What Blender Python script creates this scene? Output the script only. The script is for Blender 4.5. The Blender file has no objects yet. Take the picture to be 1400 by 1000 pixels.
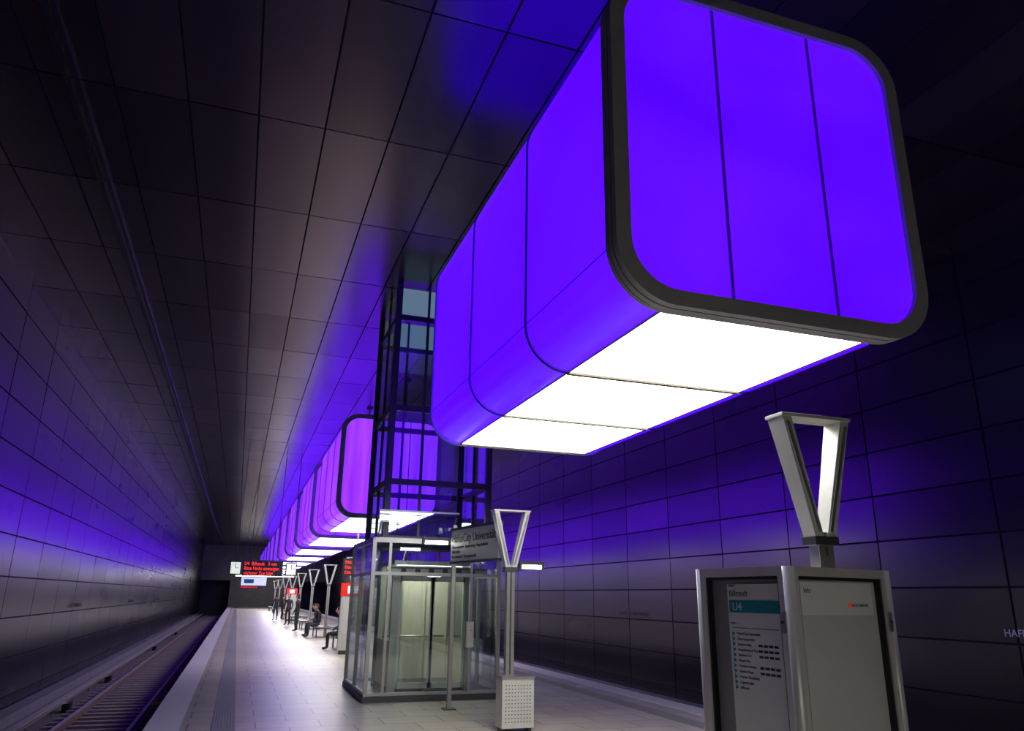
import bpy, bmesh, math, random
from mathutils import Vector, Matrix
random.seed(4)
S=bpy.context.scene
S.view_settings.view_transform='Standard'
S.view_settings.look='None'
COL=S.collection
# ------------------------------------------------------------------ layout (metres)
PL,PR=-1.0,7.8          # platform edges
WL,WR=-4.83,11.89         # walls
CEIL=8.0
pY=2.64; nY=46
Y0=-9.08; Y1=Y0+pY*nY
TB=-1.25                # track bed
# ------------------------------------------------------------------ materials
def mat(name,col,rough=.5,metal=0.,emit=None,es=0.,noise=0.,nscale=5.,bump=0.,bscale=40.,spec=.5,attr=False):
    m=bpy.data.materials.new(name); m.use_nodes=True
    nt=m.node_tree; b=nt.nodes['Principled BSDF']
    b.inputs['Base Color'].default_value=(*col,1); b.inputs['Roughness'].default_value=rough
    b.inputs['Metallic'].default_value=metal; b.inputs['Specular IOR Level'].default_value=spec
    if emit: 
        b.inputs['Emission Color'].default_value=(*emit,1); b.inputs['Emission Strength'].default_value=es
    tc=nt.nodes.new('ShaderNodeTexCoord')
    if noise>0:
        n=nt.nodes.new('ShaderNodeTexNoise'); n.inputs['Scale'].default_value=nscale; n.inputs['Detail'].default_value=5
        nt.links.new(tc.outputs['Object'],n.inputs['Vector'])
        mp=nt.nodes.new('ShaderNodeMapRange'); mp.inputs[3].default_value=1-noise; mp.inputs[4].default_value=1+noise
        nt.links.new(n.outputs['Fac'],mp.inputs[0])
        mx=nt.nodes.new('ShaderNodeVectorMath'); mx.operation='SCALE'; mx.inputs[0].default_value=col
        nt.links.new(mp.outputs[0],mx.inputs['Scale']); nt.links.new(mx.outputs[0],b.inputs['Base Color'])
    if bump>0:
        n=nt.nodes.new('ShaderNodeTexNoise'); n.inputs['Scale'].default_value=bscale; n.inputs['Detail'].default_value=3
        nt.links.new(tc.outputs['Object'],n.inputs['Vector'])
        bp=nt.nodes.new('ShaderNodeBump'); bp.inputs['Strength'].default_value=bump; bp.inputs['Distance'].default_value=.02
        nt.links.new(n.outputs['Fac'],bp.inputs['Height']); nt.links.new(bp.outputs[0],b.inputs['Normal'])
    return m
def panel_mat(name,col,rough,metal,stretch,tv=.3,nv=.3,det=6,rv=.06):
    """brushed / micro perforated sheet steel, tone varies panel to panel"""
    m=bpy.data.materials.new(name); m.use_nodes=True; nt=m.node_tree; L=nt.links.new
    b=nt.nodes['Principled BSDF']; b.inputs['Metallic'].default_value=metal
    tc=nt.nodes.new('ShaderNodeTexCoord')
    at=nt.nodes.new('ShaderNodeAttribute'); at.attribute_name='tone'
    mpg=nt.nodes.new('ShaderNodeMapping'); mpg.inputs['Scale'].default_value=stretch; L(tc.outputs['Object'],mpg.inputs[0])
    n=nt.nodes.new('ShaderNodeTexNoise'); n.inputs['Scale'].default_value=1.0; n.inputs['Detail'].default_value=det
    L(mpg.outputs[0],n.inputs['Vector'])
    a=nt.nodes.new('ShaderNodeMapRange'); a.inputs[3].default_value=1-tv; a.inputs[4].default_value=1+tv; L(at.outputs['Fac'],a.inputs[0])
    c=nt.nodes.new('ShaderNodeMapRange'); c.inputs[3].default_value=1-nv; c.inputs[4].default_value=1+nv; L(n.outputs['Fac'],c.inputs[0])
    mu=nt.nodes.new('ShaderNodeMath'); mu.operation='MULTIPLY'; L(a.outputs[0],mu.inputs[0]); L(c.outputs[0],mu.inputs[1])
    sc=nt.nodes.new('ShaderNodeVectorMath'); sc.operation='SCALE'; sc.inputs[0].default_value=col
    L(mu.outputs[0],sc.inputs['Scale']); L(sc.outputs[0],b.inputs['Base Color'])
    r=nt.nodes.new('ShaderNodeMapRange'); r.inputs[3].default_value=rough-rv; r.inputs[4].default_value=rough+rv
    L(n.outputs['Fac'],r.inputs[0]); L(r.outputs[0],b.inputs['Roughness'])
    return m
def glass_mat(name,tint=(.85,.93,.92),gl=.06):
    m=bpy.data.materials.new(name); m.use_nodes=True; nt=m.node_tree; L=nt.links.new
    nt.nodes.remove(nt.nodes['Principled BSDF']); out=nt.nodes['Material Output']
    t=nt.nodes.new('ShaderNodeBsdfTransparent'); t.inputs[0].default_value=(*tint,1)
    g=nt.nodes.new('ShaderNodeBsdfGlossy'); g.inputs['Roughness'].default_value=.02; g.inputs['Color'].default_value=(.9,.95,1,1)
    f=nt.nodes.new('ShaderNodeLayerWeight'); f.inputs['Blend'].default_value=.5
    pw=nt.nodes.new('ShaderNodeMath'); pw.operation='POWER'; pw.inputs[1].default_value=5; L(f.outputs['Facing'],pw.inputs[0])
    ad=nt.nodes.new('ShaderNodeMath'); ad.operation='MULTIPLY_ADD'; ad.inputs[1].default_value=.9; ad.inputs[2].default_value=.03+gl; L(pw.outputs[0],ad.inputs[0])
    mx=nt.nodes.new('ShaderNodeMixShader'); L(ad.outputs[0],mx.inputs[0]); L(t.outputs[0],mx.inputs[1]); L(g.outputs[0],mx.inputs[2])
    L(mx.outputs[0],out.inputs[0]); return m
def glow_mat(name,c1,c2,strength,scale,stretch=(1,1,1)):
    m=bpy.data.materials.new(name); m.use_nodes=True; nt=m.node_tree; L=nt.links.new
    b=nt.nodes['Principled BSDF']; b.inputs['Base Color'].default_value=(.02,.01,.05,1); b.inputs['Roughness'].default_value=.25
    tc=nt.nodes.new('ShaderNodeTexCoord'); mp=nt.nodes.new('ShaderNodeMapping'); mp.inputs['Scale'].default_value=stretch
    n=nt.nodes.new('ShaderNodeTexNoise'); n.inputs['Scale'].default_value=scale; n.inputs['Detail'].default_value=2
    L(tc.outputs['Object'],mp.inputs[0]); L(mp.outputs[0],n.inputs['Vector'])
    r=nt.nodes.new('ShaderNodeMapRange'); r.inputs[1].default_value=.3; r.inputs[2].default_value=.7; L(n.outputs['Fac'],r.inputs[0])
    mx=nt.nodes.new('ShaderNodeMix'); mx.data_type='RGBA'; mx.inputs[6].default_value=(*c1,1); mx.inputs[7].default_value=(*c2,1)
    L(r.outputs[0],mx.inputs[0]); L(mx.outputs[2],b.inputs['Emission Color']); b.inputs['Emission Strength'].default_value=strength
    return m
M_wall=panel_mat('wall_steel',(.135,.116,.124),.28,.97,(.4,.25,1.2),.14,.12,1,.02)
M_ceil=panel_mat('ceiling_steel',(.135,.102,.100),.24,.9,(.5,.3,.5),.28,.10,1,.02)
M_gap=mat('joint_black',(.003,.003,.004),.8)
M_violet=glow_mat('violet_glass',(.108,.0,3.0),(.13,.004,3.3),1.0,.35)
M_violet_f=glow_mat('violet_glass_end',(.088,.0,1.0),(.135,.004,1.4),1.0,.9,(.6,1,1))
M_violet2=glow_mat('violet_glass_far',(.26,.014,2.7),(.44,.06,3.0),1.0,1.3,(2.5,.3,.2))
M_white=glow_mat('white_diffuser',(1.0,.97,.86),(1.0,.98,.90),8.2,.5)
M_frame=mat('frame_grey',(.36,.37,.38),.5,.15,noise=.15,nscale=8)
M_framed=mat('frame_dark',(.05,.05,.055),.5,.3)
M_seam=mat('seam_violet_dark',(.03,.01,.08),.5,emit=(.03,0,.3),es=1)
M_lip=mat('bottom_lip',(.12,.11,.08),.6)
M_steel=mat('brushed_steel',(.50,.50,.48),.34,.85,noise=.15,nscale=12)
M_steel_l=mat('light_steel',(.68,.68,.64),.42,.35,noise=.12,nscale=9)
M_steel_d=mat('dark_steel',(.10,.105,.115),.4,.7)
M_glass=glass_mat('clear_glass',(.90,.94,.93),.05)
M_glass_k=glass_mat('case_glass',(.96,.97,.97),.0)
M_frost=mat('frosted_glass_glow',(.35,.5,.55),.4,emit=(.35,.6,.68),es=.25)  # emission put in for light falling from the level above
M_black=mat('black_plastic_tunnel_dark',(.01,.01,.012),.4)
M_board=mat('board_grey',(.64,.65,.63),.5,noise=.05)
M_board2=mat('board_light',(.85,.86,.86),.5)
M_board3=mat('board_side',(.26,.265,.27),.5)
M_text=mat('print_black',(.03,.03,.035),.6)
M_textw=mat('print_white',(.85,.88,.9),.6)
M_textg=mat('wall_lettering_grey',(.70,.68,.70),.6,.0)
M_textf=mat('wall_lettering_faint',(.10,.09,.095),.4,.6)
M_teal=mat('teal_banner',(.0,.30,.38),.5)
M_redled=mat('red_led',(.2,.0,.0),.5,emit=(1,.04,.03),es=1.6)
M_red=mat('red_paint_glow',(.6,.02,.02),.4,emit=(1,.03,.02),es=.35)  # emission added, so the red surface glows on its own
M_clock=mat('clock_face',(.8,.85,.7),.5,emit=(.9,1,.75),es=.7)
M_signw=mat('sign_lit_white',(.8,.85,.9),.5,emit=(.75,.85,1),es=.6)
M_signg=mat('station_sign_grey',(.42,.45,.49),.5,.1)
M_tube=mat('lamp_tube',(1,1,1),.5,emit=(1,1,.92),es=12)
M_tube2=mat('fill_lamp_tube',(1,1,1),.5,emit=(1,.98,.90),es=105)
M_tube3=mat('far_end_fill_tube',(1,1,1),.5,emit=(1,.97,.88),es=18)
M_car=mat('lift_car_panel',(.62,.57,.49),.4,.2)
M_carl=mat('lift_car_lamp',(1,1,1),.5,emit=(1,.96,.80),es=6)
M_conc=mat('concrete',(.20,.19,.18),.85,noise=.3,nscale=2,bump=.3,bscale=15)
M_ballast=mat('ballast',(.15,.125,.11),.95,noise=.6,nscale=14,bump=1.,bscale=22)
M_sleep=mat('sleeper_concrete',(.26,.22,.20),.9,noise=.25,nscale=6)
M_rail=mat('rail_steel',(.6,.54,.5),.36,.7)
M_rust=mat('rail_rust',(.17,.10,.07),.8,.2)
M_cover=mat('third_rail_cover',(.42,.37,.31),.7,noise=.15)
M_yel=mat('yellow_marker',(.75,.5,.02),.5)
M_edge=mat('edge_stone',(.66,.63,.58),.55,noise=.08,nscale=6)
M_tact=mat('tactile_strip',(.25,.24,.225),.6)
# floor tiles
def floor_mat():
    m=bpy.data.materials.new('stone_tiles'); m.use_nodes=True; nt=m.node_tree; L=nt.links.new
    b=nt.nodes['Principled BSDF']; tc=nt.nodes.new('ShaderNodeTexCoord')
    br=nt.nodes.new('ShaderNodeTexBrick'); br.offset=.5; br.inputs['Scale'].default_value=1
    br.inputs['Color1'].default_value=(.52,.47,.375,1); br.inputs['Color2'].default_value=(.42,.38,.305,1)
    br.inputs['Mortar'].default_value=(.15,.135,.12,1); br.inputs['Mortar Size'].default_value=.010
    br.inputs['Brick Width'].default_value=.9; br.inputs['Row Height'].default_value=.6; br.inputs['Bias'].default_value=-.2
    L(tc.outputs['Object'],br.inputs['Vector'])
    n=nt.nodes.new('ShaderNodeTexNoise'); n.inputs['Scale'].default_value=1.3; n.inputs['Detail'].default_value=7; L(tc.outputs['Object'],n.inputs['Vector'])
    r=nt.nodes.new('ShaderNodeMapRange'); r.inputs[3].default_value=.8; r.inputs[4].default_value=1.2; L(n.outputs['Fac'],r.inputs[0])
    s=nt.nodes.new('ShaderNodeVectorMath'); s.operation='SCALE'; L(br.outputs['Color'],s.inputs[0]); L(r.outputs[0],s.inputs['Scale'])
    L(s.outputs[0],b.inputs['Base Color']); b.inputs['Roughness'].default_value=.36; b.inputs['Specular IOR Level'].default_value=.45
    return m
M_floor=floor_mat()
# ------------------------------------------------------------------ mesh builder
class MB:
    def __init__(s): s.bm=bmesh.new(); s.mats=[]
    def mi(s,m):
        if m not in s.mats: s.mats.append(m)
        return s.mats.index(m)
    def poly(s,pts,m,M=None,smooth=False):
        vs=[s.bm.verts.new(M@Vector(p) if M else Vector(p)) for p in pts]
        f=s.bm.faces.new(vs); f.material_index=s.mi(m); f.smooth=smooth; return f
    def box(s,x0,x1,y0,y1,z0,z1,m,M=None):
        c=[(x0,y0,z0),(x1,y0,z0),(x1,y1,z0),(x0,y1,z0),(x0,y0,z1),(x1,y0,z1),(x1,y1,z1),(x0,y1,z1)]
        s.hexa(c,m,M)
    def hexa(s,c,m,M=None):
        vs=[s.bm.verts.new(M@Vector(p) if M else Vector(p)) for p in c]; k=s.mi(m)
        for q in ((0,3,2,1),(4,5,6,7),(0,1,5,4),(1,2,6,5),(2,3,7,6),(3,0,4,7)):
            f=s.bm.faces.new([vs[i] for i in q]); f.material_index=k
    def cyl(s,p0,p1,r0,m,r1=None,n=12,M=None):
        p0=Vector(p0);p1=Vector(p1); r1=r0 if r1 is None else r1
        if M: p0=M@p0;p1=M@p1
        d=(p1-p0).normalized(); a=d.orthogonal().normalized(); b=d.cross(a); k=s.mi(m)
        A=[];B=[]
        for i in range(n):
            t=2*math.pi*i/n; o=a*math.cos(t)+b*math.sin(t)
            A.append(s.bm.verts.new(p0+o*r0)); B.append(s.bm.verts.new(p1+o*r1))
        for i in range(n):
            j=(i+1)%n; f=s.bm.faces.new([A[i],A[j],B[j],B[i]]); f.material_index=k; f.smooth=True
        f=s.bm.faces.new(A[::-1]); f.material_index=k; f=s.bm.faces.new(B); f.material_index=k
    def ell(s,c,r,m,M=None,seg=14,rings=9):
        MM=Matrix.Translation(c)@Matrix.Diagonal((*r,1))
        if M: MM=M@MM
        res=bmesh.ops.create_uvsphere(s.bm,u_segments=seg,v_segments=rings,radius=1,matrix=MM); k=s.mi(m)
        for v in res['verts']:
            for f in v.link_faces: f.material_index=k; f.smooth=True
    def done(s,name,bevel=0,parent=None,loc=None):
        bmesh.ops.recalc_face_normals(s.bm,faces=s.bm.faces)
        me=bpy.data.meshes.new(name); s.bm.to_mesh(me); s.bm.free()
        for m in s.mats: me.materials.append(m)
        o=bpy.data.objects.new(name,me); COL.objects.link(o)
        if loc: o.location=loc
        if parent: o.parent=parent
        if bevel:
            b=o.modifiers.new('bevel','BEVEL'); b.width=bevel; b.segments=2; b.limit_method='ANGLE'; b.angle_limit=.7
        return o
def text(body,size,m,Mx,name,parent,align='LEFT',ext=.002,sx=1.):
    cu=bpy.data.curves.new(name,'FONT'); cu.body=body; cu.size=size; cu.extrude=ext; cu.align_x=align
    cu.materials.append(m); o=bpy.data.objects.new(name,cu); COL.objects.link(o)
    o.parent=parent; o.matrix_world=Mx@Matrix.Diagonal((sx,1,1,1)); return o
def frame(origin,u,v):
    u=Vector(u).normalized(); v=Vector(v).normalized(); w=u.cross(v)
    M=Matrix((( u.x,v.x,w.x,origin[0]),(u.y,v.y,w.y,origin[1]),(u.z,v.z,w.z,origin[2]),(0,0,0,1))); return M
# ------------------------------------------------------------------ cladding
def cladding(name,O,U,V,nu,nv,pu,pv,m,extra=None,gap=.026,tilt=.004):
    """rows of separate sheet panels in front of a black carrier, U x V = room side"""
    O=Vector(O);U=Vector(U);V=Vector(V);N=U.cross(V).normalized()
    bm=bmesh.new(); tone=bm.faces.layers.float.new('tone')
    def q(pts,k,t):
        f=bm.faces.new([bm.verts.new(p) for p in pts]); f.material_index=k; f[tone]=t
    q([O,O+U*nu*pu,O+U*nu*pu+V*nv*pv,O+V*nv*pv],1,0)
    for i in range(nu):
        for j in range(nv):
            a=O+U*(i*pu+gap/2)+V*(j*pv+gap/2); w=pu-gap; h=pv-gap; t=random.random()
            base=[a,a+U*w,a+U*w+V*h,a+V*h]
            tu=random.uniform(-tilt,tilt);tv=random.uniform(-tilt,tilt)
            offs=[.03-tu-tv,.03+tu-tv,.03+tu+tv,.03-tu+tv]
            top=[p+N*o for p,o in zip(base,offs)]
            q(top,0,t)
            for k in range(4): q([base[k],base[(k+1)%4],top[(k+1)%4],top[k]],1,t)
    me=bpy.data.meshes.new(name); bm.to_mesh(me); bm.free(); me.materials.append(m); me.materials.append(M_gap)
    o=bpy.data.objects.new(name,me); COL.objects.link(o); return o
LEN=Y1-Y0
nZ=11; pZ=.88; ZB=-1.45
wl=cladding('wall_left',(WL,Y0,ZB),(0,1,0),(0,0,1),nY,nZ,pY,pZ,M_wall,gap=.032,tilt=.003)
wr=cladding('wall_right',(WR,Y1,ZB),(0,-1,0),(0,0,1),nY,nZ,pY,pZ,M_wall,gap=.036,tilt=.003)
nX=19; pX=(WR-WL)/nX
ce=cladding('ceiling',(WL,Y0,CEIL),(0,1,0),(1,0,0),nY,nX,pY,pX,M_ceil,tilt=.003)
b=MB()
for x in (-2.72,-2.60): b.box(x-.03,x+.03,Y0,Y1,CEIL-.09,CEIL-.03,M_black)
b.done('trim_1')
# end walls with tunnel portals
def endwall(name,y,d):
    b=MB(); ya,yb=sorted((y,y+d))
    b.box(PL,PR,ya,yb,-1.25,CEIL,M_conc)
    for a,c in ((WL,PL),(PR,WR)):
        b.box(a,c,ya,yb,3.4,CEIL,M_conc)
        yy=(yb+6) if d>0 else (ya-6)
        b.poly([(a,yy,TB),(c,yy,TB),(c,yy,3.4),(a,yy,3.4)],M_black)  # black faces painted in for the darkness inside the tunnel
        y2=yb if d>0 else ya
        for x in (a,c): b.poly([(x,y2,TB),(x,yy,TB),(x,yy,3.4),(x,y2,3.4)],M_black)
        b.poly([(a,y2,3.4),(c,y2,3.4),(c,yy,3.4),(a,yy,3.4)],M_black)
        b.poly([(a,y2,TB),(c,y2,TB),(c,yy,TB),(a,yy,TB)],M_black)
    return b.done(name)
endwall('wall_back',Y1,.4); endwall('wall_front',Y0,-.4)
# ------------------------------------------------------------------ platform
b=MB()
b.box(PL+.18,PR-.18,Y0,Y1,TB,-.16,M_conc)
b.box(PL+.02,PR-.02,Y0,Y1,-.16,0,M_floor)
fl=b.done('floor')
b=MB()
for a,c in ((PL,PL+.45),(PR-.45,PR)):
    y=Y0
    while y<Y1-.01:
        b.box(a,c,y+.004,min(y+1.2,Y1)-.004,-.14,.006,M_edge); y+=1.2
b.done('trim_2')
b=MB()
for cx in (.02,PR-1.02):
    b.box(cx-.16,cx+.16,Y0,Y1,0,.003,M_tact)
    for i in range(8):
        x=cx-.14+i*.04; b.box(x-.007,x+.007,Y0,Y1,.003,.008,M_tact)
b.done('trim_3')
# ------------------------------------------------------------------ tracks
def track(name,cx,side):
    b=MB()
    x0,x1=(WL+.04,PL+.16) if side<0 else (PR-.16,WR-.04)
    nx=14;ny=300; k=b.mi(M_ballast); g=[]
    for j in range(ny+1):
        row=[]
        for i in range(nx+1):
            row.append(b.bm.verts.new((x0+(x1-x0)*i/nx,Y0+LEN*j/ny,TB+.03+random.uniform(-.018,.018))))
        g.append(row)
    for j in range(ny):
        for i in range(nx):
            f=b.bm.faces.new([g[j][i],g[j][i+1],g[j+1][i+1],g[j+1][i]]); f.material_index=k
    y=Y0+.3
    while y<Y1-.3:
        b.box(cx-1.2,cx+1.2,y-.12,y+.12,TB,TB+.09,M_sleep); y+=.65
    for sx in (-.75,.75):
        x=cx+sx
        b.box(x-.07,x+.07,Y0,Y1,TB+.09,TB+.105,M_rust); b.box(x-.012,x+.012,Y0,Y1,TB+.105,TB+.22,M_rust)
        b.box(x-.035,x+.035,Y0,Y1,TB+.22,TB+.255,M_rail)
    # third rail with hood and brackets on the wall side
    tx=cx+side*1.35
    b.box(tx-.03,tx+.03,Y0,Y1,TB+.24,TB+.30,M_rail)
    b.box(tx-.09,tx+.09,Y0,Y1,TB+.36,TB+.385,M_cover); b.box(tx+side*.07,tx+side*.09,Y0,Y1,TB+.2,TB+.36,M_cover)
    y=Y0+1
    while y<Y1-1:
        b.box(tx+side*.07-.02,tx+side*.11+.02,y-.04,y+.04,TB+.03,TB+.37,M_rust); y+=2.6
    # cable trough along the wall
    xw=WL if side<0 else WR
    a,c=sorted((xw-side*.06,xw-side*.42)); b.box(a,c,Y0,Y1,TB+.03,TB+.42,M_conc)
    # signal boxes beside the rail
    for y in (24,31,47,63):
        a,c=sorted((tx+side*.0,tx-side*.18)); b.box(a,c,y-.2,y+.2,TB+.05,TB+.24,M_black)
    return b.done(name)
track('railway_track',-2.6,-1); track('railway_track.001',9.4,1)
b=MB(); b.box(-1.78,-1.42,22.82,22.93,TB+.26,TB+.33,M_yel); b.box(-1.70,-1.62,22.84,22.91,TB+.33,TB+.42,M_yel); b.done('track_marker',.01)
# ------------------------------------------------------------------ luminous containers
def rr(cx,cz,w,h,r,n=10):
    pts=[]
    for (sx,sz,a0) in ((1,1,0),(-1,1,90),(-1,-1,180),(1,-1,270)):
        for i in range(n+1):
            t=math.radians(a0+90*i/n); pts.append((cx+sx*(w/2-r)+r*math.cos(t),cz+sz*(h/2-r)+r*math.sin(t)))
    return pts
CX,CZ,CW,CH,CR=3.64,5.19,2.72,2.74,.42
CLEN=5.75
def container_mesh(mv,mvf,name):
    b=MB()
    def tube(P,y0,y1,m,bottom=None):
        n=len(P);k=b.mi(m);kb=b.mi(bottom) if bottom else k
        A=[b.bm.verts.new((x,y0,z)) for x,z in P]; B=[b.bm.verts.new((x,y1,z)) for x,z in P]
        zmin=min(z for x,z in P)
        for i in range(n):
            j=(i+1)%n; f=b.bm.faces.new([A[i],B[i],B[j],A[j]])
            fl=abs(P[i][1]-zmin)<1e-5 and abs(P[j][1]-zmin)<1e-5
            f.material_index=kb if fl else k; f.smooth=not(abs(P[i][0]-P[j][0])<1e-5 or abs(P[i][1]-P[j][1])<1e-5)
        return A,B
    def ring(Po,Pi,y0,y1,m):
        k=b.mi(m);n=len(Po)
        V=[[b.bm.verts.new((x,y,z)) for x,z in P] for P,y in ((Po,y0),(Po,y1),(Pi,y1),(Pi,y0))]
        for a in range(4):
            c=(a+1)%4
            for i in range(n):
                j=(i+1)%n; f=b.bm.faces.new([V[a][i],V[a][j],V[c][j],V[c][i]]); f.material_index=k
    body=rr(0,0,CW,CH,CR)
    core=rr(0,0,CW-.05,CH-.05,CR-.02)
    A,B=tube(core,.1,CLEN-.02,M_framed)
    f=b.bm.faces.new(A); f.material_index=b.mi(M_framed); f=b.bm.faces.new(B[::-1]); f.material_index=b.mi(M_framed)
    ys=[.17,1.95,3.83,CLEN-.03]
    for i in range(3):
        tube(body,ys[i]+.014,ys[i+1]-.014,mv,M_white)
        if i: ring(rr(0,0,CW+.025,CH+.025,CR+.012),rr(0,0,CW-.03,CH-.03,CR-.015),ys[i]-.016,ys[i]+.016,M_framed)
    # longitudinal seams where the curve begins, lips of the white diffuser
    for sx in (-1,1):
        x=sx*CW/2
        b.box(x-.004,x+.004,.17,CLEN-.04,-CH/2+CR-.006,-CH/2+CR+.006,M_seam)
        xx=sx*(CW/2-CR)
        b.box(xx-.01,xx+.01,.17,CLEN-.04,-CH/2-.006,-CH/2+.004,M_lip)
    for y in ys[1:3]: b.box(-CW/2+CR,CW/2-CR,y-.026,y+.026,-CH/2-.02,-CH/2+.004,M_lip)
    for y in (.2,CLEN-.06): b.box(-CW/2+CR,CW/2-CR,y-.02,y+.02,-CH/2-.012,-CH/2+.004,M_lip)
    # ribbed portal frame at the front, slim frame at the back
    inn=rr(0,0,CW-.14,CH-.14,CR-.05)
    ring(rr(0,0,CW+.10,CH+.10,CR+.05),inn,-.01,.05,M_frame)
    ring(rr(0,0,CW+.06,CH+.06,CR+.03),inn,.05,.065,M_framed)
    ring(rr(0,0,CW+.10,CH+.10,CR+.05),inn,.065,.115,M_frame)
    ring(rr(0,0,CW+.06,CH+.06,CR+.03),inn,.115,.13,M_framed)
    ring(rr(0,0,CW+.09,CH+.09,CR+.045),inn,.13,.175,M_frame)
    ring(rr(0,0,CW+.04,CH+.04,CR+.02),rr(0,0,CW-.16,CH-.16,CR-.05),CLEN-.04,CLEN,M_frame)
    # end glazing: three sheets
    for y,s in ((.03,-1),(CLEN-.012,1)):
        P=inn; vs=[b.bm.verts.new((x,y,z)) for x,z in P]; f=b.bm.faces.new(vs); f.material_index=b.mi(mvf)
        for sx in (-.45,.50):
            b.box(sx-.014,sx+.014,y-.006,y+.006,-CH/2+.08,CH/2-.08,M_seam)
            b.box(sx-.003,sx+.003,y-.009,y+.009,-CH/2+.08,CH/2-.08,M_framed)
    # hangers to the ceiling
    zt=CH/2; top=CEIL-CZ-.045
    for x in (0,.5):
        for y in (.9,CLEN-.9):
            b.cyl((x,y,zt-.01),(x,y,top),.022,M_steel_d,n=8); b.box(x-.09,x+.09,y-.06,y+.06,zt-.01,zt+.06,M_steel_d)
            b.box(x-.09,x+.09,y-.09,y+.09,top-.05,top,M_steel_d)
    o=b.done(name,loc=(CX,4.28,CZ)); return o
c0=container_mesh(M_violet,M_violet_f,'light_container')
c1=container_mesh(M_violet2,M_violet2,'light_container.001'); c1.location.y=20.7
yy=28.9;n=2
while yy<100:
    o=bpy.data.objects.new('light_container.%03d'%n,c1.data); COL.objects.link(o); o.location=(CX,yy,CZ); yy+=8.2;n+=1
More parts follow.
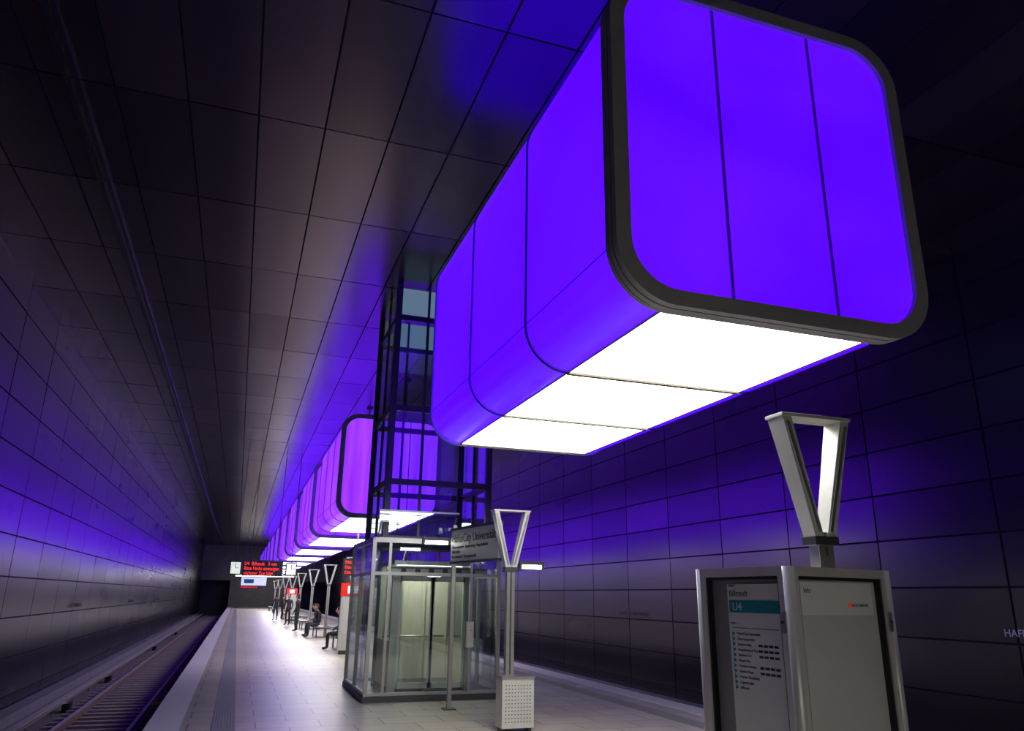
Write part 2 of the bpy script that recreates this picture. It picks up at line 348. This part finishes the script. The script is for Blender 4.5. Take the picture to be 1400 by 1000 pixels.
# ------------------------------------------------------------------ glass lift
def lift():
    b=MB(); x0,x1,ya,yb=2.30,4.72,14.3,16.9; H=2.78
    b.box(x0-.05,x1+.05,ya-.05,yb+.05,0,.10,M_steel_d)
    def post(x,y,z0,z1,w,m=M_steel): b.box(x-w/2,x+w/2,y-w/2,y+w/2,z0,z1,m)
    for x in (x0,x1):
        for y in (ya,(ya+yb)/2,yb): post(x,y,.1,H,.07)
    for x in (x0+.30,x1-.55):
        for y in (ya,yb): post(x,y,.1,H,.05)
    for z,t in ((.13,.05),(2.18,.06),(H,.09)):
        for y in (ya,yb): b.box(x0,x1,y-.03,y+.03,z-t/2,z+t/2,M_steel)
        for x in (x0,x1): b.box(x-.03,x+.03,ya,yb,z-t/2,z+t/2,M_steel)
    for y in (ya,yb): b.box(x0+.03,x1-.03,y-.006,y+.006,.16,H-.05,M_glass)
    for x in (x0,x1): b.box(x-.006,x+.006,ya+.03,yb-.03,.16,H-.05,M_glass)
    b.box(x0-.02,x1+.02,ya-.02,yb+.02,H+.03,H+.05,M_glass)
    # glass fin canopy
    b.box(x0,x0+1.5,ya-.35,ya-.02,3.20,3.215,M_glass); b.box(x0,x0+1.5,ya-.356,ya-.344,3.08,3.3,M_glass); b.box(x0,x0+1.5,ya-.36,ya-.34,3.27,3.3,M_steel)
    for x in (x0+.05,x0+1.45): b.cyl((x,ya-.34,3.2),(x,ya,2.8),.015,M_steel)
    # upper shaft
    u0,u1,va,vb=2.5,4.5,14.4,16.5
    zs=[2.83,3.9,5.35,7.25,CEIL-.04]
    for x in (u0,u1):
        for y in (va,vb): post(x,y,2.83,CEIL-.04,.11,M_steel_d)
    for x in (u0+.62,): 
        for y in (va,vb): post(x,y,2.83,CEIL-.04,.05,M_steel_d)
    for x in (u0,u1): post(x,(va+vb)/2,2.83,CEIL-.04,.05,M_steel_d)
    for z in zs[:4]:
        t=.07
        for y in (va,vb): b.box(u0,u1,y-.04,y+.04,z-t,z+t*.6,M_steel_d)
        for x in (u0,u1): b.box(x-.04,x+.04,va,vb,z-t,z+t*.6,M_steel_d)
    for i in range(4):
        a,c=zs[i]+.05,zs[i+1]-.08
        m=M_glass if i<3 else M_frost
        for y in (va,vb): b.box(u0+.05,u1-.05,y-.006,y+.006,a,c,m)
        for x in (u0,u1): b.box(x-.006,x+.006,va+.05,vb-.05,a,c,M_glass)
    # guide rails
    for x in (u0+.2,u1-.2): b.box(x-.03,x+.03,15.9,15.96,.1,CEIL-.04,M_steel_d)
    # car
    a0,a1,c0_,c1_=2.78,4.28,14.75,16.35
    b.box(a0,a1,c0_,c1_,.11,.18,M_steel_d); b.box(a0,a1,c0_,c1_,2.36,2.44,M_steel)
    b.box(a0+.12,a1-.12,c0_+.15,c1_-.15,2.335,2.36,M_carl)
    for x in (a0,a1):
        for y in (c0_,c1_): post(x,y,.18,2.36,.06)
        b.box(x-.006,x+.006,c0_,c1_,.95,2.36,M_glass); b.box(x-.012,x+.012,c0_,c1_,.18,.95,M_car)
        b.box(x-.03,x+.03,c0_,c1_,.93,.98,M_steel)
    b.box(a0+.03,a1-.03,c1_-.02,c1_,.18,2.36,M_car)
    for x in (a0+.5,a0+1.0): b.box(x-.012,x+.012,c1_-.03,c1_-.02,.18,2.36,M_steel)
    b.cyl((a0+.1,c1_-.08,1.0),(a1-.1,c1_-.08,1.0),.02,M_steel)
    # car door: portal, two sliding leaves with stiles
    b.box(a0-.1,a1+.25,c0_-.12,c0_-.02,2.16,2.34,M_steel)
    for x in (a0+.03,a1-.03): b.box(x-.07,x+.07,c0_-.12,c0_-.02,.11,2.16,M_steel)
    for l,r in ((a0+.12,3.52),(3.54,a1-.12)):
        for x in (l,r): b.box(x-.03,x+.03,c0_-.07,c0_-.03,.18,2.16,M_steel_l)
        for z in (.22,2.11): b.box(l,r,c0_-.07,c0_-.03,z-.05,z+.05,M_steel_l)
        b.box(l,r,c0_-.055,c0_-.045,.22,2.11,M_glass)
    for i in range(6):
        x=a0+.15+i*.27; b.cyl((x,c0_-.16,2.25),(x,c0_-.12,2.25),.05,M_steel_d,n=12)
    b.box(a0-.1,a1+.3,c0_-.15,c0_-.13,2.29,2.31,M_steel_d)
    # call panel
    b.box(x1-.62,x1-.50,ya-.10,ya-.02,.9,1.35,M_steel_l); b.cyl((x1-.56,ya-.11,1.2),(x1-.56,ya-.1,1.2),.015,M_red)
    return b.done('glass_lift')
lift()
# ------------------------------------------------------------------ V-topped masts
def mast_mesh(b,x,y,h0=2.26,h1=3.06,w=.58,base=0):
    b.box(x-.062,x+.062,y-.05,y+.05,base,h0,M_steel)
    b.box(x-.012,x+.012,y-.056,y-.05,base+.1,h0-.1,M_steel_d)
    d=.085
    def leg(s):
        xb0,xb1=x+s*.01,x+s*.085; xt0,xt1=x+s*(w/2-.075),x+s*w/2
        zb=h0-.05
        c=[(xb0,y-d*.7,zb),(xb1,y-d*.7,zb),(xb1,y+d*.7,zb),(xb0,y+d*.7,zb),(xt0,y-d,h1),(xt1,y-d,h1),(xt1,y+d,h1),(xt0,y+d,h1)]
        b.hexa(c,M_steel_l)
        c2=[(xb0+s*.022,y-d*.7-.004,zb+.05),(xb1-s*.022,y-d*.7-.004,zb+.05),(xb1-s*.022,y-d*.7+.004,zb+.05),(xb0+s*.022,y-d*.7+.004,zb+.05),
            (xt0+s*.02,y-d-.003,h1-.04),(xt1-s*.02,y-d-.003,h1-.04),(xt1-s*.02,y-d+.005,h1-.04),(xt0+s*.02,y-d+.005,h1-.04)]
        b.hexa(c2,M_steel)
    leg(-1);leg(1)
    b.box(x-w/2-.01,x+w/2+.01,y-d-.01,y+d+.01,h1-.005,h1+.02,M_steel_l)
    b.box(x-.1,x+.1,y-.07,y+.07,h0-.09,h0-.03,M_steel_d)
def bench_mesh(b,x,y):
    for s in (-1,1):
        for i in range(4):
            a=x+s*(.14+i*.105); l,r=sorted((a,a+s*.09)); b.box(l,r,y-.95,y+.95,.42,.45,M_steel)
        for yy in (y-.75,y+.75):
            l,r=sorted((x+s*.1,x+s*.55)); b.box(l,r,yy-.025,yy+.025,.37,.42,M_steel_d)
            l,r=sorted((x+s*.42,x+s*.47)); b.box(l,r,yy-.025,yy+.025,0,.37,M_steel_d)
    b.box(x-.12,x+.12,y+.06,y+.8,.35,.40,M_steel_d); b.box(x-.12,x+.12,y-.8,y-.06,.35,.40,M_steel_d)
MX=3.86
b=MB(); mast_mesh(b,MX,11.15)
b.done('lamp_mast',.004)
# perforated bin at mast foot
b=MB(); px,py=MX+.02,10.93
b.box(px-.235,px+.235,py-.15,py+.14,.06,.70,M_steel_l)
for x in (px-.2,px+.2): b.box(x-.02,x+.02,py-.1,py+.1,0,.06,M_steel_d)
b.box(px-.25,px+.25,py-.165,py+.15,.70,.725,M_steel)
for i in range(9):
    for j in range(11):
        X=px-.18+i*.045; Z=.14+j*.047
        b.cyl((X,py-.153,Z),(X,py-.149,Z),.009,M_steel_d,n=6)
b.done('perforated_bin')
k=1
for y in (20.0,28.2,36.0,44.0,52.5,61.0,70.0,79.0,88.0):
    b=MB(); mast_mesh(b,MX,y); b.done('lamp_mast.%03d'%k); 
    if y>25:
        b=MB(); bench_mesh(b,MX,y); b.done('bench' if k==2 else 'bench.%03d'%(k-2))
    k+=1
# ------------------------------------------------------------------ station name sign between mast and pole
b=MB(); b.box(3.49,3.56,13.17,13.24,0,3.0,M_steel); b.box(3.42,3.63,13.1,13.31,0,.02,M_steel_d); b.done('sign_pole',.005)
P0=Vector((3.5,13.1,0)); P1=Vector((3.78,11.3,0)); u=(P1-P0).normalized(); Ls=(P1-P0).length
Ms=frame((P0.x-.03,P0.y,0),u,(0,0,1))
b=MB()
b.box(0,Ls,2.36,2.90,-.035,.035,M_signg,Ms); b.box(-.01,Ls+.01,2.89,2.93,-.045,.045,M_steel_d,Ms); b.box(-.01,Ls+.01,2.33,2.37,-.045,.045,M_steel_d,Ms)
sg=b.done('station_name_sign')
text('HafenCity Universität',.20,M_text,Ms@Matrix.Translation((.05,2.68,.037)),'lettering',sg,sx=.95)
for i,t in enumerate(('Überseequartier  Jungfernstieg  Hauptbahnhof','Elbbrücken','Am Lohsepark  Versmannstraße')):
    text(t,.075,M_text,Ms@Matrix.Translation((.06,2.58-i*.08,.037)),'lettering_%d'%i,sg)
def lampbar(x0,x1,y,z):
    b=MB(); b.box(x0,x1,y-.05,y+.05,z,z+.05,M_steel_d); b.cyl((x0+.03,y,z-.03),(x1-.03,y,z-.03),.03,M_tube)
    for x in (x0+.02,x1-.02): b.box(x-.02,x+.02,y-.04,y+.04,z-.06,z,M_steel_d)
    return b
b=lampbar(2.95,3.44,13.2,2.72); b.box(3.4,3.488,13.18,13.22,2.74,2.77,M_steel_d); b.done('tube_lamp')
b=lampbar(4.0,4.4,11.15,2.27); b.box(3.925,4.02,11.13,11.17,2.29,2.32,M_steel_d); b.done('tube_lamp.001')
# ------------------------------------------------------------------ information kiosk
N=Vector((3.06,3.82,0)); Lc=Vector((2.98,4.68,0)); Rc=Vector((4.04,4.04,0)); Fc=Rc+(Lc-N)
kb=MB()
H=2.0
cen=(Lc+Rc)/2
def inset(p,t): return p+(cen-p).normalized()*t
P=[inset(p,.13) for p in (N,Rc,Fc,Lc)]
vs0=[(p.x,p.y,.12) for p in P]; vs1=[(p.x,p.y,H-.02) for p in P]
kb.hexa(vs0+vs1,M_steel_d)
P=[inset(p,.02) for p in (N,Rc,Fc,Lc)]
kb.hexa([(p.x,p.y,H-.03) for p in P]+[(p.x,p.y,H) for p in P],M_steel_l)
P=[inset(p,.2) for p in (N,Rc,Fc,Lc)]
kb.hexa([(p.x,p.y,0) for p in P]+[(p.x,p.y,.13) for p in P],M_steel_d)
def case(A,B,left):
    w=(B-A).length; M=frame((A.x,A.y,0),(B-A),(0,0,1))   # local x along, y up, z outward
    z0=-.07; z1=.0; t=.055
    def bx(a,c,d,e,f,g,m): kb.box(a,c,d,e,f,g,m,M)
    e0=.035; e1=w-.035
    bx(e0,e0+t,.18,H,z0,z1,M_steel_l); bx(e1-t,e1,.18,H,z0,z1,M_steel_l)
    bx(e0+t,e1-t,H-t,H,z0,z1,M_steel_l); bx(e0+t,e1-t,.18,.18+t,z0,z1,M_steel_l)
    a,c=e0+t,e1-t
    bx(a,a+.018,.235,H-t,z0,z1-.012,M_black); bx(c-.018,c,.235,H-t,z0,z1-.012,M_black)
    bx(a,c,H-t-.018,H-t,z0,z1-.012,M_black); bx(a,c,.235,.253,z0,z1-.012,M_black)
    bx(a,c,.24,H-t,z0,z0+.02,M_board3 if left else M_board)
    kb.poly([(a+.018,.25,z1-.02),(c-.018,.25,z1-.02),(c-.018,H-t-.018,z1-.02),(a+.018,H-t-.018,z1-.02)],M_glass_k,M)
    bx(e1-.045,e1-.008,1.62,1.74,z1,z1+.012,M_steel); kb.cyl(M@Vector((e1-.027,1.68,.01)),M@Vector((e1-.027,1.68,.02)),.011,M_steel_d)
    return M,a,c,z0+.022
ML,la,lb,lz=case(Lc,N,True); MR,ra,rb,rz=case(N,Rc,False); MB2,_,_,_=case(Rc,Fc,False); MB3,_,_,_=case(Fc,Lc,False)
for p in (N,Lc,Rc,Fc):
    q=inset(p,.035); kb.cyl((q.x,q.y,.14),(q.x,q.y,H),.035,M_steel_l,n=16)
# posters as flat sheets
kb.box(la+.17,lb-.03,.45,H-.10,lz,lz+.004,M_board2,ML)
kb.box(la+.185,lb-.045,1.725,1.80,lz+.004,lz+.007,M_teal,ML)
kb.box(ra+.03,rb-.06,1.72,H-.085,rz,rz+.004,M_board2,MR)
kb.box(ra+.03,rb-.06,.5,1.70,rz,rz+.002,M_board,MR)
ki=kb.done('information_kiosk')
def kt(t,s,m,M,x,y,z,n): text(t,s,m,M@Matrix.Translation((x,y,z)),n,ki,ext=.0005)
kt('Billstedt',.055,M_text,ML,la+.185,1.825,lz+.005,'title')
kt('Abfahrt',.02,M_text,ML,la+.185,1.885,lz+.005,'small_title')
kt('U4',.075,M_textw,ML,la+.215,1.738,lz+.008,'line_number')
kt('Abfahrt  -----',.016,M_text,ML,la+.185,1.655,lz+.005,'legend'); 
stops=['HafenCity Universität','Überseequartier','Jungfernstieg','Hauptbahnhof Nord','Berliner Tor','Burgstraße','Hammer Kirche','Rauhes Haus','Horner Rennbahn','Legienstraße','Billstedt']
kb=MB()
for i,s_ in enumerate(stops):
    y=1.59-i*.032
    kt(s_,.024,M_text,ML,la+.24,y,lz+.005,'stop_%d'%i)
    kb.box(la+.195,la+.215,y,y+.014,lz+.004,lz+.006,M_teal,ML)
    if i in (2,3,4,6,7):
        for q in range(4): kb.box(la+.43+q*.045,la+.463+q*.045,y,y+.014,lz+.004,lz+.006,M_text,ML)
kb.box(la+.195,la+.199,1.26,1.60,lz+.004,lz+.0055,M_teal,ML)
kb.box(la+.20,lb-.07,1.650-.02,1.650-.017,lz+.004,lz+.006,M_text,ML)
o=kb.done('route_marks'); o.parent=ki
kt('i',.06,M_text,MR,ra+.05,1.85,rz+.005,'info_i'); kt('Info',.045,M_text,MR,ra+.09,1.85,rz+.005,'info_word')
kt('HOCHBAHN',.03,M_text,MR,rb-.28,1.77,rz+.005,'operator_word')
kb=MB(); kb.cyl(MR@Vector((rb-.30,1.78,rz+.004)),MR@Vector((rb-.30,1.78,rz+.007)),.014,M_red); o=kb.done('badge'); o.parent=ki
b=MB(); mast_mesh(b,3.79,4.36,base=H); b.done('lamp_mast.010',.004)
# ------------------------------------------------------------------ hanging departure displays
def hang(b,x,y,z): b.cyl((x,y,z),(x,y,CEIL-.045),.013,M_steel_d,n=8)
b=MB(); y=36
b.box(.12,1.80,y,y+.25,2.52,3.16,M_black); b.box(.10,1.82,y-.02,y+.27,3.14,3.2,M_steel_d)
for x in (.4,1.5): hang(b,x,y+.12,3.2)
dd=b.done('departure_display')
rows=('U4  Billstedt   3 min','Bitte Nicht einsteigen','nächster Zug folgt  ')
for i,t in enumerate(rows):
    text(t,.21,M_redled,frame((.17,y-.004,2.97-i*.2),(1,0,0),(0,0,1)),'led_row_%d'%i,dd,sx=.8)
for nme,xa,xb in (('platform_clock',-.42,.06),('platform_clock.001',1.92,2.4)):
    b=MB(); b.box(xa,xb,y,y+.2,2.56,3.12,M_black); b.box(xa+.04,xb-.04,y-.006,y,2.6,3.08,M_clock)
    cx=(xa+xb)/2
    b.box(cx-.012,cx+.012,y-.012,y-.006,2.84,3.02,M_black); b.box(cx-.01,cx+.14,y-.012,y-.006,2.83,2.85,M_black)
    for i in range(12):
        t=i*math.pi/6; X=cx+.17*math.sin(t);Z=2.84+.19*math.cos(t); b.box(X-.01,X+.01,y-.01,y-.006,Z-.012,Z+.012,M_black)
    hang(b,cx,y+.1,3.12); b.done(nme)
b=MB(); y=62; b.box(.2,2.0,y,y+.2,2.35,2.95,M_signw); b.box(.18,2.02,y-.01,y+.22,2.95,3.0,M_steel_d); b.box(.4,1.1,y-.01,y,2.5,2.8,M_teal)
for x in (.4,1.8): hang(b,x,y+.1,3.0)
b.done('direction_sign')
b=MB(); y=24.0; b.box(2.95,3.75,y,y+.2,2.35,2.85,M_black)
b.cyl((3.35,y+.1,2.85),(3.35,y+.1,CZ-CH/2-.03),.022,M_steel_d,n=8)
d2=b.done('departure_display.001')
for i in range(3): text('Elbbrücken 5',.13,M_redled,frame((3.0,y-.004,2.7-i*.15),(1,0,0),(0,0,1)),'led_row_%d'%i,d2,sx=.9)
b=MB(); y=80; b.box(.2,2.0,y,y+.2,2.2,2.9,M_black)
for x in (.4,1.8): hang(b,x,y+.1,2.9)
d3=b.done('departure_display.002')
for i in range(3): text('U4 Elbbrücken 8 min',.2,M_redled,frame((.25,y-.004,2.68-i*.2),(1,0,0),(0,0,1)),'led_row_%d'%i,d3,sx=.9)
# red-topped emergency / info column
def column(name,x,y):
    b=MB(); b.box(x-.35,x+.35,y-.1,y+.1,.12,1.75,M_steel_l); b.box(x-.29,x+.29,y-.106,y-.1,.6,1.7,M_board)
    b.box(x-.36,x+.36,y-.11,y+.11,1.75,2.15,M_red); b.box(x-.16,x+.16,y-.116,y-.11,1.83,2.06,M_signw)
    b.box(x-.3,x+.3,y-.08,y+.08,0,.12,M_steel_d); b.done(name,.006)
column('emergency_call_column',3.5,25.6); column('emergency_call_column.001',3.6,56.5)
# ------------------------------------------------------------------ wall lettering
i=0; y=9.62
while y<100:
    text('HAFENCITY UNIVERSITÄT',.17,M_textg if i==0 else M_textf,frame((WR-.045,y,1.30),(0,-1,0),(0,0,1)),'lettering_%d'%i,wr)
    text('HAFENCITY UNIVERSITÄT',.17,M_textf,frame((WL+.045,y+4,1.30),(0,1,0),(0,0,1)),'lettering_%d'%i,wl); y+=13.7;i+=1
# unseen fill lamps added behind camera to light kiosk; hoods keep walls dark
def fill_lamp(name,x):
    b=MB(); b.box(x-.2,x+.2,-6.5,-2.5,3.70,3.74,M_steel_d); b.cyl((x,-6.4,3.62),(x,-2.6,3.62),.04,M_tube2)
    for s in (-1,1): b.box(x+s*.2-.01,x+s*.2+.01,-6.5,-2.5,3.40,3.74,M_steel_d)
    for yy in (-6,-3): hang(b,x,yy,3.74)
    b.done(name)
fill_lamp('kiosk_fill_lamp',1.4); fill_lamp('kiosk_fill_lamp.001',4.0)
b=MB(); b.box(-.5,7,107.9,108.1,4.0,4.1,M_steel_d); b.cyl((-.4,108,3.95),(6.9,108,3.95),.05,M_tube3)  # fill strip added to brighten the far end of the hall
for xx in (0,6.5): hang(b,xx,108,4.1)
b.done('far_end_fill')
# ------------------------------------------------------------------ people
M_skin=mat('skin',(.50,.30,.22),.55); 
def person(name,loc,rot,pose,jacket,trousers,hair,shoe=(.02,.02,.02)):
    mj=mat(name+'_jacket',jacket,.8); mt=mat(name+'_trousers',trousers,.85); mh=mat(name+'_hair',hair,.7); ms=mat(name+'_shoe',shoe,.6)
    mats=[mj,mt,M_skin,ms,mh]
    J={};E=[];R={}
    def j(n,p,r): J[n]=Vector(p);R[n]=r
    if pose=='stand':
        j('pel',(0,0,.95),(.15,.11));j('sp',(0,-.01,1.15),(.13,.10));j('ch',(0,0,1.34),(.165,.11));j('nk',(0,.0,1.49),(.055,.055));j('hd',(0,.015,1.57),(.05,.05))
        A={'sh':(.19,0,1.42),'el':(.25,-.03,1.14),'wr':(.24,.10,.90),'pm':(.235,.13,.82)}
        G={'hp':(.10,0,.88),'kn':(.11,.02,.49),'an':(.11,-.02,.09),'to':(.13,.14,.045)}
    else:
        j('pel',(0,0,.56),(.16,.13));j('sp',(0,.0,.74),(.135,.11));j('ch',(0,.06,.95),(.165,.115));j('nk',(0,.10,1.10),(.055,.055));j('hd',(0,.13,1.17),(.05,.05))
        A={'sh':(.19,.06,1.02),'el':(.24,.08,.75),'wr':(.14,.30,.66),'pm':(.10,.36,.66)}
        G={'hp':(.11,.10,.53),'kn':(.12,.46,.52),'an':(.12,.46,.09),'to':(.13,.62,.045)}
    ra={'sh':.065,'el':.048,'wr':.032,'pm':.034}; rg={'hp':.095,'kn':.062,'an':.043,'to':.038}
    E+=[('pel','sp'),('sp','ch'),('ch','nk'),('nk','hd')]
    lab={('pel','sp'):0,('sp','ch'):0,('ch','nk'):0,('nk','hd'):2}
    chains=[]
    for s,sn in ((-1,'L'),(1,'R')):
        for d,rr_ in ((A,ra),(G,rg)):
            for k,p in d.items(): j(k+sn,(p[0]*s,p[1],p[2]),(rr_[k],rr_[k]*(.9 if k!='pm' else .55)))
        for a,c,l in (('ch','sh'+sn,0),('sh'+sn,'el'+sn,0),('el'+sn,'wr'+sn,0),('wr'+sn,'pm'+sn,2),('pel','hp'+sn,1),('hp'+sn,'kn'+sn,1),('kn'+sn,'an'+sn,1),('an'+sn,'to'+sn,3)):
            E.append((a,c)); lab[(a,c)]=l
        pm=J['pm'+sn]; dr=(pm-J['wr'+sn]).normalized(); side=Vector((0,1,0)) if pose=='stand' else Vector((1,0,0)); side=(side-dr*side.dot(dr)).normalized(); cu=Vector((-s,0,0)) if pose=='stand' else Vector((0,0,-1))
        for fi,(o,L) in enumerate(((-.028,.065),(-.010,.078),(.010,.082),(.028,.073))):
            a=pm+side*o; p1=a+dr*L*.55; p2=a+dr*L*.95+cu*.02
            for nm,p,r in (('a',a,.0095),('b',p1,.009),('c',p2,.0075)): j('f%d%s%s'%(fi,nm,sn),p,(r,r))
            for q in ('ab','bc'):
                e=('f%d%s%s'%(fi,q[0],sn),'f%d%s%s'%(fi,q[1],sn)); E.append(e); lab[e]=2
            chains.append('f%da%s'%(fi,sn))
        a=J['wr'+sn].lerp(pm,.5)+side*.03; p1=a+side*.03+dr*.03; p2=p1+dr*.035+cu*.01
        for nm,p in (('a',a),('b',p1),('c',p2)): j('t'+nm+sn,p,(.01,.01))
        for q in ('ab','bc'): e=('t'+q[0]+sn,'t'+q[1]+sn); E.append(e); lab[e]=2
        chains.append('ta'+sn)
    names=list(J); idx={n:i for i,n in enumerate(names)}
    me=bpy.data.meshes.new(name+'_sk'); me.from_pydata([J[n] for n in names],[(idx[a],idx[c]) for a,c in E],[])
    o=bpy.data.objects.new(name+'_sk',me); COL.objects.link(o)
    sk=o.modifiers.new('s','SKIN'); sk.use_smooth_shade=True; o.modifiers.new('u','SUBSURF').levels=1
    for i,n in enumerate(names):
        v=me.skin_vertices[0].data[i]; v.radius=R[n]; v.use_root=(n=='pel' or n in chains)
    dg=bpy.context.evaluated_depsgraph_get(); em=bpy.data.meshes.new_from_object(o.evaluated_get(dg))
    bpy.data.objects.remove(o)
    b=MB(); b.bm.from_mesh(em); b.mats=mats
    for f in b.bm.faces:
        c=f.calc_center_median(); best=9;bl=0
        for e,l in lab.items():
            a,d=J[e[0]],J[e[1]]; ab=d-a; t=max(0,min(1,(c-a).dot(ab)/ab.length_squared)); ds=(c-(a+ab*t)).length-min(R[e[0]][0],R[e[1]][0])*.5
            if ds<best: best=ds;bl=l
        f.material_index=bl; f.smooth=True
    h=J['hd']+Vector((0,.02,.10))
    b.ell(h,(.077,.095,.118),M_skin); b.ell(h+Vector((0,-.018,.022)),(.086,.098,.112),mh); b.ell(h+Vector((0,-.05,-.02)),(.078,.06,.10),mh)
    b.ell(h+Vector((0,.095,-.012)),(.012,.018,.022),M_skin,seg=8,rings=6)
    b.ell(h+Vector((0,.083,-.052)),(.024,.008,.007),mat(name+'_lip',(.35,.12,.1),.5),seg=8,rings=6)
    me_=mat(name+'_eye',(.03,.02,.02),.2)
    for s in (-1,1):
        b.ell(h+Vector((s*.030,.083,.0)),(.012,.008,.007),me_,seg=8,rings=6); b.ell(h+Vector((s*.078,.0,-.01)),(.012,.02,.03),M_skin,seg=8,rings=6)
    p=b.done(name); p.location=loc; p.rotation_euler=(0,0,rot); return p
blk=(.015,.015,.02)
person('standing_person',(2.95,41.0,0),1.2,'stand',blk,(.02,.025,.04),(.03,.02,.015))
person('seated_person',(MX-.34,35.5,0),math.pi/2+.1,'sit',blk,(.03,.035,.05),(.05,.03,.02))
person('seated_person.001',(MX-.34,36.5,0),math.pi/2-.1,'sit',(.04,.05,.09),(.02,.02,.03),(.02,.015,.01))
person('seated_person.002',(MX-.34,27.6,0),math.pi/2,'sit',(.0,.10,.10),(.02,.02,.03),(.03,.02,.02))
person('standing_person.001',(3.0,49,0),2.6,'stand',(.05,.04,.06),blk,(.03,.02,.01))
person('standing_person.002',(2.7,58,0),.4,'stand',blk,(.03,.04,.08),(.03,.02,.01))
person('standing_person.003',(3.2,59,0),-1.4,'stand',(.08,.03,.03),blk,(.03,.02,.01))
# ------------------------------------------------------------------ world + camera
w=bpy.data.worlds.new('dark_station'); S.world=w; w.use_nodes=True
w.node_tree.nodes['Background'].inputs[0].default_value=(.01,.01,.02,1); w.node_tree.nodes['Background'].inputs[1].default_value=.2
f=1030.; vp=(324.,811.); x0=750.
dY=Vector((vp[0]-700,vp[1]-500,f)); a=x0-700
v=(dY.x*a+f*f)/dY.y
dZ=Vector((a,-v,f)).normalized(); dY.normalize(); dX=dY.cross(dZ)
cam=bpy.data.cameras.new('camera'); co=bpy.data.objects.new('camera',cam); COL.objects.link(co)
cam.sensor_width=36; cam.lens=36*f/1400; cam.clip_end=400
co.matrix_world=Matrix(((dX.x,-dX.y,-dX.z,0),(dY.x,-dY.y,-dY.z,0),(dZ.x,-dZ.y,-dZ.z,1.8),(0,0,0,1)))
S.camera=co
